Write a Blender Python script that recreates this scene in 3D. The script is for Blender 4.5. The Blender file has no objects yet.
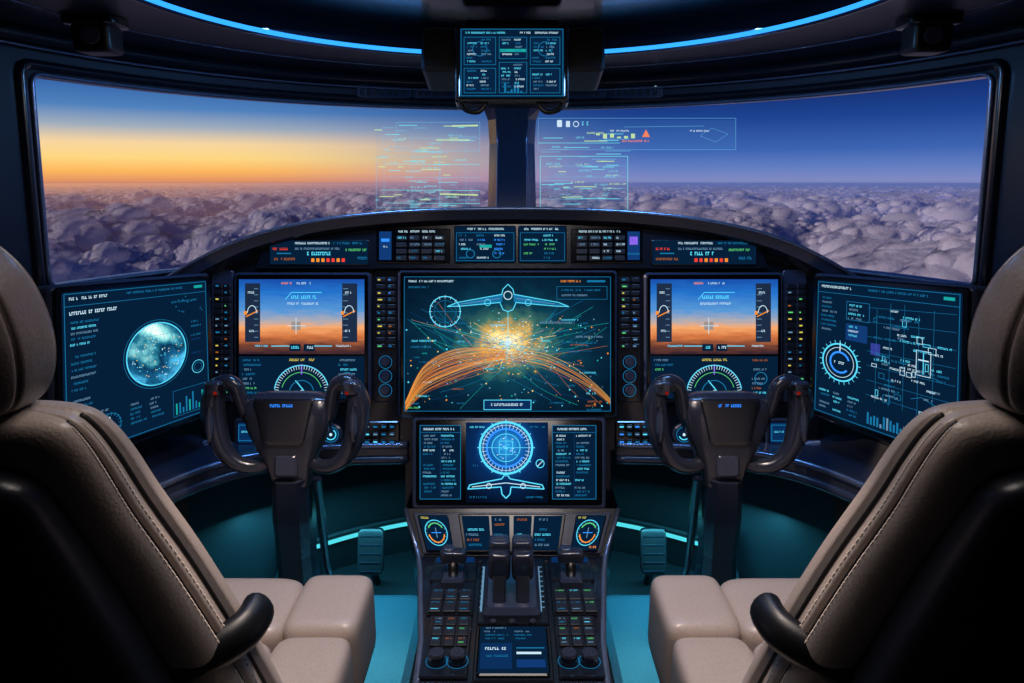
import bpy, math, random
import numpy as np
from mathutils import Vector
random.seed(7)
R=random.random
sc=bpy.context.scene
try:
    sc.view_settings.view_transform='Standard'
except Exception: pass
TH=math.radians(13.27); S=math.sin(TH); C=math.cos(TH); F=682.67
CAM=Vector((0,0,1.25)); RT=Vector((1,0,0)); UP=Vector((0,S,C)); FW=Vector((0,C,-S))
NV=-FW

# ------------------------------------------------------------------ materials
def lin(c):
    return tuple(((v/255)/12.92 if v/255<=.04045 else ((v/255+.055)/1.055)**2.4) for v in c)
MC={}
def M(name,rgb,rough=.5,metal=0.,bump=0.,scale=150,var=.15,emis=None,es=0,coat=0,spec=.5):
    if name in MC: return MC[name]
    m=bpy.data.materials.new(name); m.use_nodes=True; nt=m.node_tree; p=nt.nodes['Principled BSDF']
    geo=nt.nodes.new('ShaderNodeNewGeometry')
    n=nt.nodes.new('ShaderNodeTexNoise'); n.inputs['Scale'].default_value=scale; n.inputs['Detail'].default_value=4
    nt.links.new(geo.outputs['Position'],n.inputs['Vector'])
    c=lin(rgb); r=nt.nodes.new('ShaderNodeValToRGB')
    r.color_ramp.elements[0].position=.3; r.color_ramp.elements[1].position=.7
    r.color_ramp.elements[0].color=(*[v*(1-var) for v in c],1); r.color_ramp.elements[1].color=(*[min(1,v*(1+var)) for v in c],1)
    nt.links.new(n.outputs['Fac'],r.inputs['Fac']); nt.links.new(r.outputs['Color'],p.inputs['Base Color'])
    p.inputs['Roughness'].default_value=rough; p.inputs['Metallic'].default_value=metal; p.inputs['Specular IOR Level'].default_value=spec
    if coat: p.inputs['Coat Weight'].default_value=coat; p.inputs['Coat Roughness'].default_value=.12
    if bump:
        b=nt.nodes.new('ShaderNodeBump'); b.inputs['Strength'].default_value=bump; b.inputs['Distance'].default_value=.002
        nt.links.new(n.outputs['Fac'],b.inputs['Height']); nt.links.new(b.outputs['Normal'],p.inputs['Normal'])
    if emis:
        p.inputs['Emission Color'].default_value=(*lin(emis),1); p.inputs['Emission Strength'].default_value=es
    MC[name]=m; return m
def E(name,rgb,s=1.,light=False,alpha=1.):
    if name in MC: return MC[name]
    m=bpy.data.materials.new(name); m.use_nodes=True; nt=m.node_tree; nt.nodes.clear()
    e=nt.nodes.new('ShaderNodeEmission'); o=nt.nodes.new('ShaderNodeOutputMaterial')
    e.inputs[0].default_value=(*lin(rgb),1); e.inputs[1].default_value=s
    if alpha<1:
        t=nt.nodes.new('ShaderNodeBsdfTransparent'); x=nt.nodes.new('ShaderNodeMixShader'); x.inputs[0].default_value=alpha
        nt.links.new(t.outputs[0],x.inputs[1]); nt.links.new(e.outputs[0],x.inputs[2]); nt.links.new(x.outputs[0],o.inputs[0])
    else: nt.links.new(e.outputs[0],o.inputs[0])
    if not light: m.cycles.emission_sampling='NONE'
    MC[name]=m; return m
def field_mat(name,origin,axis,length,stops,radial=False,noise=0,nscale=20,stretch=(1,1,1),s=1.,rs=(1,1,1)):
    """Screen image: emission colour from a ramp over a linear/radial field plus noise."""
    m=bpy.data.materials.new(name); m.use_nodes=True; nt=m.node_tree; nt.nodes.clear(); L=nt.links
    geo=nt.nodes.new('ShaderNodeNewGeometry')
    sub=nt.nodes.new('ShaderNodeVectorMath'); sub.operation='SUBTRACT'; sub.inputs[1].default_value=origin
    L.new(geo.outputs['Position'],sub.inputs[0])
    if radial:
        s0=nt.nodes.new('ShaderNodeVectorMath'); s0.operation='MULTIPLY'; s0.inputs[1].default_value=rs; L.new(sub.outputs[0],s0.inputs[0])
        d=nt.nodes.new('ShaderNodeVectorMath'); d.operation='LENGTH'; L.new(s0.outputs[0],d.inputs[0]); dv=d.outputs['Value']
    else:
        d=nt.nodes.new('ShaderNodeVectorMath'); d.operation='DOT_PRODUCT'; d.inputs[1].default_value=axis; L.new(sub.outputs[0],d.inputs[0]); dv=d.outputs['Value']
    mu=nt.nodes.new('ShaderNodeMath'); mu.operation='MULTIPLY'; mu.inputs[1].default_value=1/length; L.new(dv,mu.inputs[0])
    st=nt.nodes.new('ShaderNodeVectorMath'); st.operation='MULTIPLY'; st.inputs[1].default_value=stretch; L.new(sub.outputs[0],st.inputs[0])
    n=nt.nodes.new('ShaderNodeTexNoise'); n.inputs['Scale'].default_value=nscale; n.inputs['Detail'].default_value=6; L.new(st.outputs[0],n.inputs['Vector'])
    a=nt.nodes.new('ShaderNodeMath'); a.operation='MULTIPLY_ADD'; a.inputs[1].default_value=noise; L.new(n.outputs['Fac'],a.inputs[0])
    a2=nt.nodes.new('ShaderNodeMath'); a2.operation='SUBTRACT'; a2.inputs[1].default_value=noise*.5; L.new(mu.outputs[0],a2.inputs[0]); L.new(a2.outputs[0],a.inputs[2])
    r=nt.nodes.new('ShaderNodeValToRGB'); els=r.color_ramp.elements
    while len(els)<len(stops): els.new(.5)
    for e,(p,c) in zip(els,stops): e.position=p; e.color=(*lin(c),1)
    L.new(a.outputs[0],r.inputs[0])
    em=nt.nodes.new('ShaderNodeEmission'); em.inputs[1].default_value=s; L.new(r.outputs[0],em.inputs[0])
    o=nt.nodes.new('ShaderNodeOutputMaterial'); L.new(em.outputs[0],o.inputs[0]); return m

PAN=M('panel_black_plastic',(22,26,36),.24,0,.12,400,coat=.45)
PAN2=M('panel_grey_plastic',(52,60,82),.25,0,.08,300,coat=.45)
BEZ=M('bezel_gloss_black',(8,10,14),.14,0,0,50,coat=.5)
TRIM=M('trim_metal',(134,148,178),.25,.75,0,60)
LEA=M('leather_beige',(192,176,166),.33,0,.35,260,.07,coat=.12)
LEAD=M('leather_beige_shaded',(116,105,104),.33,0,.35,260,.07,coat=.12)  # seat leather with the headrest's shade put into a darker colour
SEAM=M('leather_seam',(26,22,25),.6)
STI=M('leather_stitch',(214,200,188),.6)
SHELL=M('seat_shell_charcoal',(20,21,32),.34,0,.1,200)
RUB=M('rubber_black',(14,16,21),.4,0,.1,300)
GRIP=M('yoke_charcoal',(42,46,62),.23,0,.12,400,coat=.4)
HEAD=M('headliner_navy',(23,29,46),.42,0,.1,200,coat=.15)
FOOTBLK=M('footwell_shade_black',(14,20,26),.55,0,.1,200)  # lower wall and skirt blackened so the footwell reads unlit
FLOORM=M('floor_carpet',(20,28,36),.85,0,.5,500)
KEY=M('key_plastic',(30,35,46),.4)
cy=E('lcd_cyan',(90,222,255),1.12); cyd=E('lcd_cyan_dim',(28,130,184),.78); blu=E('lcd_blue',(50,140,255),1.25); bld=E('lcd_blue_dim',(22,70,138),.7)
wh=E('lcd_white',(205,238,255),1.); whd=E('lcd_grey',(120,168,205),.72); grn=E('lcd_green',(100,225,130),.85); org=E('lcd_orange',(255,150,50),1.)
orgd=E('lcd_amber_dim',(200,110,40),.7); gold=E('lcd_gold',(255,214,130),1.05); red=E('lcd_red',(255,70,50),.95); mag=E('lcd_violet',(150,110,255),.9); yel=E('lcd_yellow',(235,215,90),.9); tea=E('lcd_teal',(30,190,185),.75)
rta=E('route_amber',(255,150,55),1.,alpha=.46); rtb=E('route_gold',(255,205,110),1.,alpha=.42); rtc=E('route_brown',(190,98,40),.85,alpha=.34)
scr=M('lcd_dark',(3,6,10),.4,0,0,40,.1,(6,32,58),.9,spec=.0)
scr2=M('lcd_navy',(3,6,10),.4,0,0,40,.1,(9,46,92),.95,spec=.0)
led=E('led_strip_blue',(44,145,240),1.8,True); ledt=E('led_strip_teal',(80,215,230),1.1,True)

# ------------------------------------------------------------------ mesh builder
class B:
    def __init__(s): s.v=[];s.f=[];s.m=[];s.sm=[];s.ms=[]
    def mi(s,mat):
        if mat not in s.ms: s.ms.append(mat)
        return s.ms.index(mat)
    def add(s,vs,fs,mat,smooth=False):
        o=len(s.v); s.v+= [tuple(p) for p in vs]; i=s.mi(mat)
        for f in fs: s.f.append([o+k for k in f]); s.m.append(i); s.sm.append(smooth)
    def build(s,name,parent=None):
        a=np.array(s.v); c=(a.min(0)+a.max(0))/2
        me=bpy.data.meshes.new(name); me.from_pydata([tuple(p) for p in (a-c)],[],s.f)
        for m in s.ms: me.materials.append(m)
        me.polygons.foreach_set('material_index',s.m); me.polygons.foreach_set('use_smooth',s.sm); me.update()
        o=bpy.data.objects.new(name,me); o.location=c; sc.collection.objects.link(o)
        if parent: o.parent=parent
        return o
    def rr(s,f,x0,y0,x1,y1,r,h0,h1,mat,bp=.8,bh=.002,top=None):
        o=rrect(x0,y0,x1,y1,r); n=len(o)
        bp=min(bp,abs(x1-x0)*.3,abs(y1-y0)*.3)
        i=rrect(min(x0,x1)+bp,min(y0,y1)+bp,max(x0,x1)-bp,max(y0,y1)-bp,max(r-bp*.5,.0005))
        vs=[f(x,y,h0) for x,y in o]+[f(x,y,h1-bh) for x,y in o]+[f(x,y,h1) for x,y in i]
        fs=[[k,(k+1)%n,n+(k+1)%n,n+k] for k in range(n)]+[[n+k,n+(k+1)%n,2*n+(k+1)%n,2*n+k] for k in range(n)]
        s.add(vs,fs,mat); s.add(vs[2*n:],[list(range(n))],top or mat)
    def poly(s,f,pts,h0,h1,mat):
        n=len(pts); vs=[f(x,y,h0) for x,y in pts]+[f(x,y,h1) for x,y in pts]
        s.add(vs,[[k,(k+1)%n,n+(k+1)%n,n+k] for k in range(n)]+[list(range(n,2*n)),list(range(n))[::-1]],mat)
    def rect(s,f,x0,y0,x1,y1,mat,h=.001):
        s.add([f(x0,y0,h),f(x1,y0,h),f(x1,y1,h),f(x0,y1,h)],[[0,1,2,3]],mat)
    def frame(s,f,x0,y0,x1,y1,w,mat,h=.001):
        for a in ((x0,y0,x1,y0+w),(x0,y1-w,x1,y1),(x0,y0+w,x0+w,y1-w),(x1-w,y0+w,x1,y1-w)): s.rect(f,*a,mat,h)
    def line(s,f,p,q,w,mat,h=.0012):
        dx,dy=q[0]-p[0],q[1]-p[1]; l=math.hypot(dx,dy) or 1; nx,ny=-dy/l*w/2,dx/l*w/2
        s.add([f(p[0]+nx,p[1]+ny,h),f(q[0]+nx,q[1]+ny,h),f(q[0]-nx,q[1]-ny,h),f(p[0]-nx,p[1]-ny,h)],[[0,1,2,3]],mat)
    def pline(s,f,ps,w,mat,h=.0012):
        for a,b in zip(ps,ps[1:]): s.line(f,a,b,w,mat,h)
    def arc(s,f,cx,cy_,r,a0,a1,w,mat,h=.0012,n=None,ry=None):
        ry=ry or r; n=n or max(6,int(abs(a1-a0)/9)); vs=[];fs=[]
        for k in range(n+1):
            a=math.radians(a0+(a1-a0)*k/n); ca,sa=math.cos(a),math.sin(a)
            vs+=[f(cx+(r+w/2)*ca,cy_-(ry+w/2)*sa,h),f(cx+(r-w/2)*ca,cy_-(ry-w/2)*sa,h)]
            if k: fs.append([2*k-2,2*k,2*k+1,2*k-1])
        s.add(vs,fs,mat)
    def disc(s,f,cx,cy_,r,mat,h=.001,ry=None,n=28):
        ry=ry or r
        s.add([f(cx+r*math.cos(k*2*math.pi/n),cy_+ry*math.sin(k*2*math.pi/n),h) for k in range(n)],[list(range(n))],mat)
    def ticks(s,f,cx,cy_,r0,r1,n,w,mat,a0=0,a1=360,h=.0012):
        for k in range(n):
            a=math.radians(a0+(a1-a0)*k/n); s.line(f,(cx+r0*math.cos(a),cy_-r0*math.sin(a)),(cx+r1*math.cos(a),cy_-r1*math.sin(a)),w,mat,h)
    def text(s,f,x,y,w,mat,ch=2.0,h=.0012,dens=.82):
        ch*=.86; cw=ch*.62; k=x
        while k<x+w:
            if R()<dens:
                t=R()
                if t<.35: s.rect(f,k,y,k+cw*.3,y+ch,mat,h); s.rect(f,k+cw*.3,y,k+cw*.75,y+ch*.28,mat,h)
                elif t<.7:
                    s.rect(f,k,y,k+cw*.7,y+ch*.28,mat,h); s.rect(f,k,y+ch*.7,k+cw*.7,y+ch,mat,h); s.rect(f,k,y+ch*.28,k+cw*.3,y+ch*.7,mat,h)
                else: s.rect(f,k,y,k+cw*.3,y+ch,mat,h); s.rect(f,k+cw*.3,y+ch*.7,k+cw*.75,y+ch,mat,h)
            k+=cw
    def block(s,f,x0,y0,x1,y1,mats,ch=1.9,gap=4.,cols=1):
        cw=(x1-x0)/cols; y=y0
        while y<y1-ch:
            for c in range(cols):
                if R()<.88: s.text(f,x0+c*cw+R()*2,y,cw*(.35+.45*R()),random.choice(mats),ch)
            y+=gap
    def tube(s,ps,r,mat,n=10,closed=False,sx=1.):
        ps=[Vector(p) for p in ps]; N=len(ps); rs=r if isinstance(r,(list,tuple)) else [r]*N
        vs=[];up=None
        for i,p in enumerate(ps):
            t=(ps[(i+1)%N]-ps[i-1]) if closed else (ps[min(i+1,N-1)]-ps[max(i-1,0)])
            t.normalize()
            if up is None:
                up=Vector((0,0,1)) if abs(t.z)<.9 else Vector((0,1,0))
            a=t.cross(up).normalized(); up=a.cross(t).normalized()
            for k in range(n):
                q=2*math.pi*k/n; vs.append(p+a*math.cos(q)*rs[i]*sx+up*math.sin(q)*rs[i])
        fs=[]
        for i in range(N if closed else N-1):
            j=(i+1)%N
            for k in range(n): fs.append([i*n+k,i*n+(k+1)%n,j*n+(k+1)%n,j*n+k])
        if not closed: fs+= [list(range(n)),list(range((N-1)*n,N*n))]
        s.add(vs,fs,mat,True)
    def loft(s,rings,mat,smooth=True,caps=True):
        n=len(rings[0]); vs=[p for r in rings for p in r]; fs=[]
        for i in range(len(rings)-1):
            for k in range(n): fs.append([i*n+k,i*n+(k+1)%n,(i+1)*n+(k+1)%n,(i+1)*n+k])
        s.add(vs,fs,mat,smooth)
        if caps: s.add(rings[0],[list(range(n))],mat); s.add(rings[-1],[list(range(n))],mat)
    def blob(s,c,a,mat,e=.35,nu=40,nv=24,ax=None):
        X,Y,Z=ax or (Vector((1,0,0)),Vector((0,1,0)),Vector((0,0,1))); c=Vector(c)
        sp=lambda v,p: math.copysign(abs(v)**p,v)
        rings=[]
        for j in range(nv+1):
            v=-math.pi/2+math.pi*j/nv; v=max(min(v,math.pi/2-.02),-math.pi/2+.02)
            rings.append([c+X*a[0]*sp(math.cos(v),e)*sp(math.cos(2*math.pi*k/nu),e)+Y*a[1]*sp(math.cos(v),e)*sp(math.sin(2*math.pi*k/nu),e)+Z*a[2]*sp(math.sin(v),e) for k in range(nu)])
        s.loft(rings,mat)
    def cyl(s,f,cx,cy_,r,h0,h1,mat,n=20,r1=None):
        r1=r1 or r*.85
        ring=lambda rr_,h:[f(cx+rr_*math.cos(2*math.pi*k/n),cy_+rr_*math.sin(2*math.pi*k/n),h) for k in range(n)]
        s.loft([ring(r,h0),ring(r,h0+(h1-h0)*.8),ring(r1,h1)],mat,False)
def rrect(x0,y0,x1,y1,r,n=4):
    if x0>x1:x0,x1=x1,x0
    if y0>y1:y0,y1=y1,y0
    r=min(r,(x1-x0)/2.01,(y1-y0)/2.01); o=[]
    for cx,cy_,a in ((x1-r,y0+r,-90),(x1-r,y1-r,0),(x0+r,y1-r,90),(x0+r,y0+r,180)):
        for k in range(n+1):
            t=math.radians(a+90*k/n); o.append((cx+r*math.cos(t),cy_+r*math.sin(t)))
    return o
def catmull(ps,n=6):
    ps=[tuple(p) for p in ps]; o=[]; P=[ps[0]]+ps+[ps[-1]]
    for i in range(1,len(P)-2):
        for k in range(n):
            t=k/n; o.append(tuple(.5*((2*b)+(-a+c)*t+(2*a-5*b+4*c-d)*t*t+(-a+3*b-3*c+d)*t**3) for a,b,c,d in zip(P[i-1],P[i],P[i+1],P[i+2])))
    o.append(ps[-1]); return o
# frames ------------------------------------------------------------
def plane(d):
    s=d/F
    return lambda x,y,h=0: CAM+FW*(d-h)+RT*((x-512)*s)+UP*((341.5-y)*s)
def pt(x,y,d): return plane(d)(x,y,0)
def quad(p00,p10,p11,p01,x0,y0,x1,y1):
    n=(p10-p00).cross(p01-p00).normalized()
    if n.dot(CAM-p00)<0: n=-n
    def f(x,y,h=0):
        u=(x-x0)/(x1-x0); v=(y-y0)/(y1-y0)
        return (p00*(1-u)+p10*u)*(1-v)+(p01*(1-u)+p11*u)*v+n*h
    return f
CY=1.16; CR=1.04
def wcyl(x,y,h=0):
    u=(x-512)/F; v=(341.5-y)/F; d=RT*u+FW+UP*v; r=CR-h
    a=d.x*d.x+d.y*d.y; b=-2*d.y*CY; c=CY*CY-r*r
    t=(-b+math.sqrt(max(b*b-4*a*c,0)))/(2*a); return CAM+d*t
def cylp(phi,z,r=CR): return Vector((r*math.sin(phi),CY+r*math.cos(phi),z))

# ------------------------------------------------------------------ room shell
b=B(); fx=lambda x,y,h=0: Vector((x,y,h))
b.add([(-1.3,-.8,0),(1.3,-.8,0),(1.3,2.4,0),(-1.3,2.4,0),(-1.3,-.8,-.05),(1.3,-.8,-.05),(1.3,2.4,-.05),(-1.3,2.4,-.05)],[[0,1,2,3],[4,5,6,7],[0,1,5,4],[1,2,6,5],[2,3,7,6],[3,0,4,7]],FLOORM); b.build('floor')
def slab(name,x0,y0,z0,x1,y1,z1,mat):
    b=B(); b.add([(x,y,z) for z in (z0,z1) for x,y in ((x0,y0),(x1,y0),(x1,y1),(x0,y1))],[[0,1,2,3],[4,5,6,7],[0,1,5,4],[1,2,6,5],[2,3,7,6],[3,0,4,7]],mat); return b.build(name)
slab('wall_left',-1.10,-.75,0,-1.04,CY,1.6,HEAD); slab('wall_right',1.04,-.75,0,1.10,CY,1.6,HEAD); slab('wall_back',-1.1,-.8,0,1.1,-.75,1.6,HEAD)
b=B(); HW=math.radians(72.2); OW=math.radians(90); ZL,ZH=1.025,1.464; zc=(ZL+ZH)/2; hh=(ZH-ZL)/2
out=[]
def seg(a,c,n):
    return [(a[0]+(c[0]-a[0])*k/n,a[1]+(c[1]-a[1])*k/n) for k in range(n)]
r=.022; ra=r/CR
cs=[(HW-ra,ZL+r,-90),(HW-ra,ZH-r,0),(-HW+ra,ZH-r,90),(-HW+ra,ZL+r,180)]
for i,(cx,cz,a) in enumerate(cs):
    arc=[(cx+ra*math.cos(math.radians(a+90*k/6)),cz+r*math.sin(math.radians(a+90*k/6))) for k in range(7)]
    nx=cs[(i+1)%4]; a2=math.radians(nx[2]); st=(nx[0]+ra*math.cos(a2),nx[1]+r*math.sin(a2))
    out+=arc[:-1]+seg(arc[-1],st,70 if i in(1,3) else 8)
raw=out; out=[(ph*(1.0055+.057*(zc-z)),z) for ph,z in raw]
rings=[]
for t in (0,.25,.5,.75,1):
    ring=[]
    for (p0_,z),(ph,_) in zip(raw,out):
        a=p0_/HW; q=(z-zc)/hh; m=max(abs(a),abs(q)); a/=m; q/=m
        o=(a*OW, zc+q*(1.6-zc) if q>0 else zc+q*(zc-.62))
        ring.append(cylp(ph*(1-t)+o[0]*t,z*(1-t)+o[1]*t))
    rings.append(ring)
b.loft(rings,HEAD,True,False)
b.loft([[cylp(p,z,CR) for p,z in out],[cylp(p,z,CR+.06) for p,z in out]],PAN2,True,False)
n=61; vs=[cylp(math.radians(-90+180*k/(n-1)),z,CR) for z in (.0,.62) for k in range(n)]
b.add(vs,[[k,k+1,n+k+1,n+k] for k in range(n-1)],FOOTBLK,True)
b.build('wall_front')
b=B(); b.tube([cylp(p,z,CR-.004) for p,z in out],.005,TRIM,8,True)
b.tube([cylp(p*1.018,zc+(z-zc)*1.08,CR-.006) for p,z in out],.010,PAN,8,True); b.build('trim_1')
b=B(); b.tube([cylp(math.radians(a),1.535,CR-.01) for a in range(-90,91,3)],.02,PAN,8)
b.tube([cylp(math.radians(a),1.512,CR-.022) for a in range(-90,91,3)],.003,TRIM,6)
b.tube([cylp(math.radians(a),1.55,.86) for a in range(-90,91,3)],.002,TRIM,6); b.build('trim_2')
GL=bpy.data.materials.new('windshield_glass'); GL.use_nodes=True; nt=GL.node_tree; nt.nodes.clear()
tr=nt.nodes.new('ShaderNodeBsdfTransparent'); gs=nt.nodes.new('ShaderNodeBsdfGlossy'); gs.inputs['Roughness'].default_value=.05; mx=nt.nodes.new('ShaderNodeMixShader'); mx.inputs[0].default_value=.006
oo=nt.nodes.new('ShaderNodeOutputMaterial'); nt.links.new(tr.outputs[0],mx.inputs[1]); nt.links.new(gs.outputs[0],mx.inputs[2]); nt.links.new(mx.outputs[0],oo.inputs[0])
for i,sg in enumerate((-1,1)):
    b=B(); n=40; vs=[];fs=[]
    for k in range(n+1):
        ph=sg*math.radians(4.6+69.6*k/n); vs+=[cylp(ph,ZL-.01,CR+.03),cylp(ph,ZH+.01,CR+.03)]
        if k: fs.append([2*k-2,2*k,2*k+1,2*k-1])
    b.add(vs,fs,GL,True); b.build('window_%d'%(i+1))
b=B(); n=144; rc=.63; inner=[];outer=[]
for k in range(n):
    ph=2*math.pi*k/n; sx,cx=math.sin(ph),math.cos(ph)
    if cx>=0: ro=CR
    else: ro=min(1.04/max(abs(sx),1e-6),(CY+.75)/abs(cx))
    inner.append(Vector((rc*sx,CY+rc*cx,1.55))); outer.append(Vector((ro*sx,CY+ro*cx,1.55)))
b.loft([outer,inner,[p+Vector((0,0,.05)) for p in inner]],HEAD,False,False); b.add([p+Vector((0,0,.05)) for p in inner],[list(range(n))],PAN)
b.add([p+Vector((0,0,.06)) for p in outer],[list(range(n))],HEAD); b.build('ceiling')
for sg in (-1,1):
    b=B(); b.tube([Vector((sg*.618*math.sin(math.radians(a)),CY-.01+.618*math.cos(math.radians(a)),1.547)) for a in range(20,112,3)],.0046,led,8)
    b.tube([Vector((sg*.634*math.sin(math.radians(a)),CY-.01+.634*math.cos(math.radians(a)),1.549)) for a in range(18,114,3)],.009,PAN2,8)
    b.build('led_strip_light')
b=B(); rg=[]
for z,w,dd in ((1.02,.083,0),(1.10,.078,0),(1.36,.070,0),(1.43,.074,0),(1.47,.09,0),(1.50,.13,0)):
    y=CY+CR+.03
    rg.append([Vector(p) for p in ((-w,y+.03,z),(-w,y-.03,z),(-w*.62,y-.085,z),(w*.62,y-.085,z),(w,y-.03,z),(w,y+.03,z))])
b.loft(rg,PAN2,False); 
for sg in(-1,1): b.tube([Vector((sg*w*.62,CY+CR-.057,z)) for z,w in ((1.04,.081),(1.1,.078),(1.36,.070),(1.43,.074))],.003,TRIM,6)
b.build('windshield_center_post')
b=B()
for x0,x1 in ((356,412),(414,470),(560,606),(608,664)):
    b.rr(wcyl,x0,84,x1,99,2,.002,.014,PAN2,1,.003)
    for k in range(7):
        xx=x0+4+k*(x1-x0-8)/7; b.rr(wcyl,xx,89,xx+3.8,95,1,.013,.022,KEY,.5)
        b.rect(wcyl,xx,86,xx+3.4,87.2,random.choice([whd,cyd,wh]),.0155)
for x0,x1 in ((250,345),(672,770)):
    for k in range(6):
        xx=x0+k*17; dy=-.00028*(xx-512)**2+86
        b.rr(wcyl,xx,dy,xx+12,dy+7,1,.002,.010,KEY,.6,.002)
        b.text(wcyl,xx+1.5,dy-3,9,wh,2.2,.003)
b.build('overhead_switch_panel')
for sg in(-1,1):
    b=B(); c=Vector((sg*.79,1.40,1.515)); b.blob(c,(.036,.03,.03),RUB,.3); b.blob(c+Vector((0,0,.028)),(.05,.04,.012),PAN,.4)
    b.cyl(lambda x,y,h:c+Vector((x-sg*.004,-h,y)),0,0,.018,.028,.034,PAN2); b.build('ceiling_speaker')

# ------------------------------------------------------------------ overhead display
f=plane(1.38); b=B()
b.rr(f,455,24,569,103,4,-.03,0,PAN,1.5,.004); b.rr(f,459,28,565,99,2,-.001,.003,BEZ,1,.002,scr)
g=lambda x,y,h=0:f(x,y,h+.004)
b.frame(g,461,30,563,97,.6,cyd)
b.text(g,466,33,40,cy); b.text(g,520,33,38,wh)
for (x0,y0,x1,y1) in ((464,38,496,66),(499,38,527,60),(530,38,560,66),(464,69,496,94),(499,63,527,94),(530,69,560,94)):
    b.rect(g,x0,y0,x1,y1,E('lcd_tile_blue',(10,40,74),.8),.0005); b.frame(g,x0,y0,x1,y1,.5,cyd); b.block(g,x0+2,y0+2,x1-2,y1-1,[cy,wh,cyd,cyd,whd],1.9,3.6,2)
b.arc(g,480,50,7,0,360,.7,cyd); b.arc(g,545,50,7,0,360,.7,cyd); b.rect(g,500,50,526,53,tea)
for k in range(8): b.rect(g,501+k*3.2,94-R()*12,503+k*3.2,94,cyd)
b.build('overhead_display')
b=B(); f=plane(1.46)
b.rr(f,422,30,466,74,6,-.1,.02,RUB,3,.01); b.rr(f,560,30,604,74,6,-.1,.02,RUB,3,.01); b.rr(f,462,18,562,85,6,-.08,.0,RUB,2,.01)
f=plane(1.38)
b.tube([f(*p) for p in catmull([(458,92,-.01),(464,108,-.005),(478,112,0),(486,104,0)])],.005,RUB); b.tube([f(*p) for p in catmull([(566,92,-.01),(560,108,-.005),(546,112,0),(538,104,0)])],.005,RUB)
b.build('overhead_display_mount')

# ------------------------------------------------------------------ instrument panel
D=1.7067; f=plane(D)
archL=[(178,279),(205,263),(240,246),(280,233),(330,223),(390,216.5),(450,213.5),(512,212.5)]
arch=catmull(archL+[(1024-x,y) for x,y in archL[::-1][1:]],6)
b=B()
body=arch+[(826,300),(822,440),(612,450),(612,508),(404,508),(404,450),(204,440),(198,300)]
b.poly(f,[(512+(x-512)*.985,y+3 if y<290 else y) for x,y in body],-.05,0,PAN)
b.rr(f,212,270,234,402,3,0,.006,PAN2,1); b.rr(f,374,270,398,402,3,0,.006,PAN,1); b.rr(f,617,270,641,402,3,0,.006,PAN,1); b.rr(f,782,270,806,402,3,0,.006,PAN2,1)
g=lambda x,y,h=0:f(x,y,h+.0065)
def col(x0,x1,y0,y1,ms):
    y=y0
    while y<y1:
        b.rr(g,x0,y,x1,y+4.6,.8,0,.004,KEY,.6,.001)
        if R()<.75: b.rect(lambda x,y,h=0:g(x,y,h+.004),x0+1.5,y+1.5,x0+1.5+(x1-x0-3)*(.3+.5*R()),y+2.8,random.choice(ms),.0006)
        y+=6.6
col(216,224,284,398,[yel,orgd,grn,whd,cyd,cyd]); col(225,232,284,398,[grn,orgd,cyd,whd,cyd])
col(377,386,278,350,[cyd,grn,yel,yel]); col(388,396,278,350,[whd,orgd,cyd,blu])
col(620,629,278,350,[cyd,grn,yel]); col(631,639,278,350,[whd,orgd,cyd,blu])
col(785,794,284,398,[yel,orgd,grn,whd,cyd]); col(796,804,284,398,[grn,yel,cyd,cyd])
for x in (386,629):
    for y in (362,376,390): b.cyl(g,x,y,5,0,.014,PAN2); b.arc(g,x,y,6.3,0,360,.5,cyd)
for x0,x1 in ((362,400),(615,651)):
    b.rr(f,x0,421,x1,447,2,0,.008,BEZ,1)
    gg=lambda x,y,h=0:f(x,y,h+.009)
    for r_ in range(3):
        for c_ in range(4):
            xx=x0+3+c_*(x1-x0-5)/4; yy=424+r_*7.5
            b.rr(gg,xx,yy,xx+6,yy+5,.6,-.001,.002,KEY,.5,.001); b.rect(gg,xx+1,yy+1.6,xx+5,yy+3.0,random.choice([cy,cyd,cyd,whd,blu]),.0028)
for x0,x1 in ((236,262),(764,790)):
    b.rr(f,x0,418,x1,446,3,0,.012,PAN2,1.5); b.rr(f,x0+3,421,x1-3,443,2,.01,.014,BEZ,1,.001,scr2); b.frame(lambda x,y,h=0:f(x,y,h+.015),x0+5,424,x1-5,440,.7,cyd); b.text(lambda x,y,h=0:f(x,y,h+.015),x0+8,430,10,cy)
for cx in (332,683,268+0,752):
    b.cyl(f,cx,434,11,0,.01,PAN2); gg=lambda x,y,h=0:f(x,y,h+.0105); b.disc(gg,cx,434,8.4,scr); b.arc(gg,cx,434,7.5,0,360,.7,cyd); b.arc(gg,cx,434,5,200,420,1,cy); b.disc(gg,cx,434,1.5,wh,.0015)
b.tube([f(x,y,.008) for x,y in ((206,442),(300,449),(403,452))],.006,TRIM,8); b.tube([f(1024-x,y,.008) for x,y in ((206,442),(300,449),(403,452))],.006,TRIM,8)
b.build('instrument_panel')

# glareshield
b=B()
front=[f(x,y,.05) for x,y in arch]; n=len(arch)
low=[f(512+(x-512)*.985,y+9,.035) for x,y in arch]; low2=[f(512+(x-512)*.97,y+14,0) for x,y in arch]
back=[]
for k in range(n):
    ph=math.radians(-66+132*k/(n-1)); p=cylp(ph,1.075,CR-.02); p.z=min(1.09,front[k].z-.035); back.append(p)
mid=[front[k]*.6+back[k]*.4+Vector((0,0,-.002)) for k in range(n)]
for A,Bq,m in ((low2,low,PAN),(low,front,PAN2),(front,mid,RUB),(mid,back,RUB)):
    b.add(A+Bq,[[k,k+1,n+k+1,n+k] for k in range(n-1)],m,True)
b.tube(front,.0045,TRIM,8)
b.build('glareshield')

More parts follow.
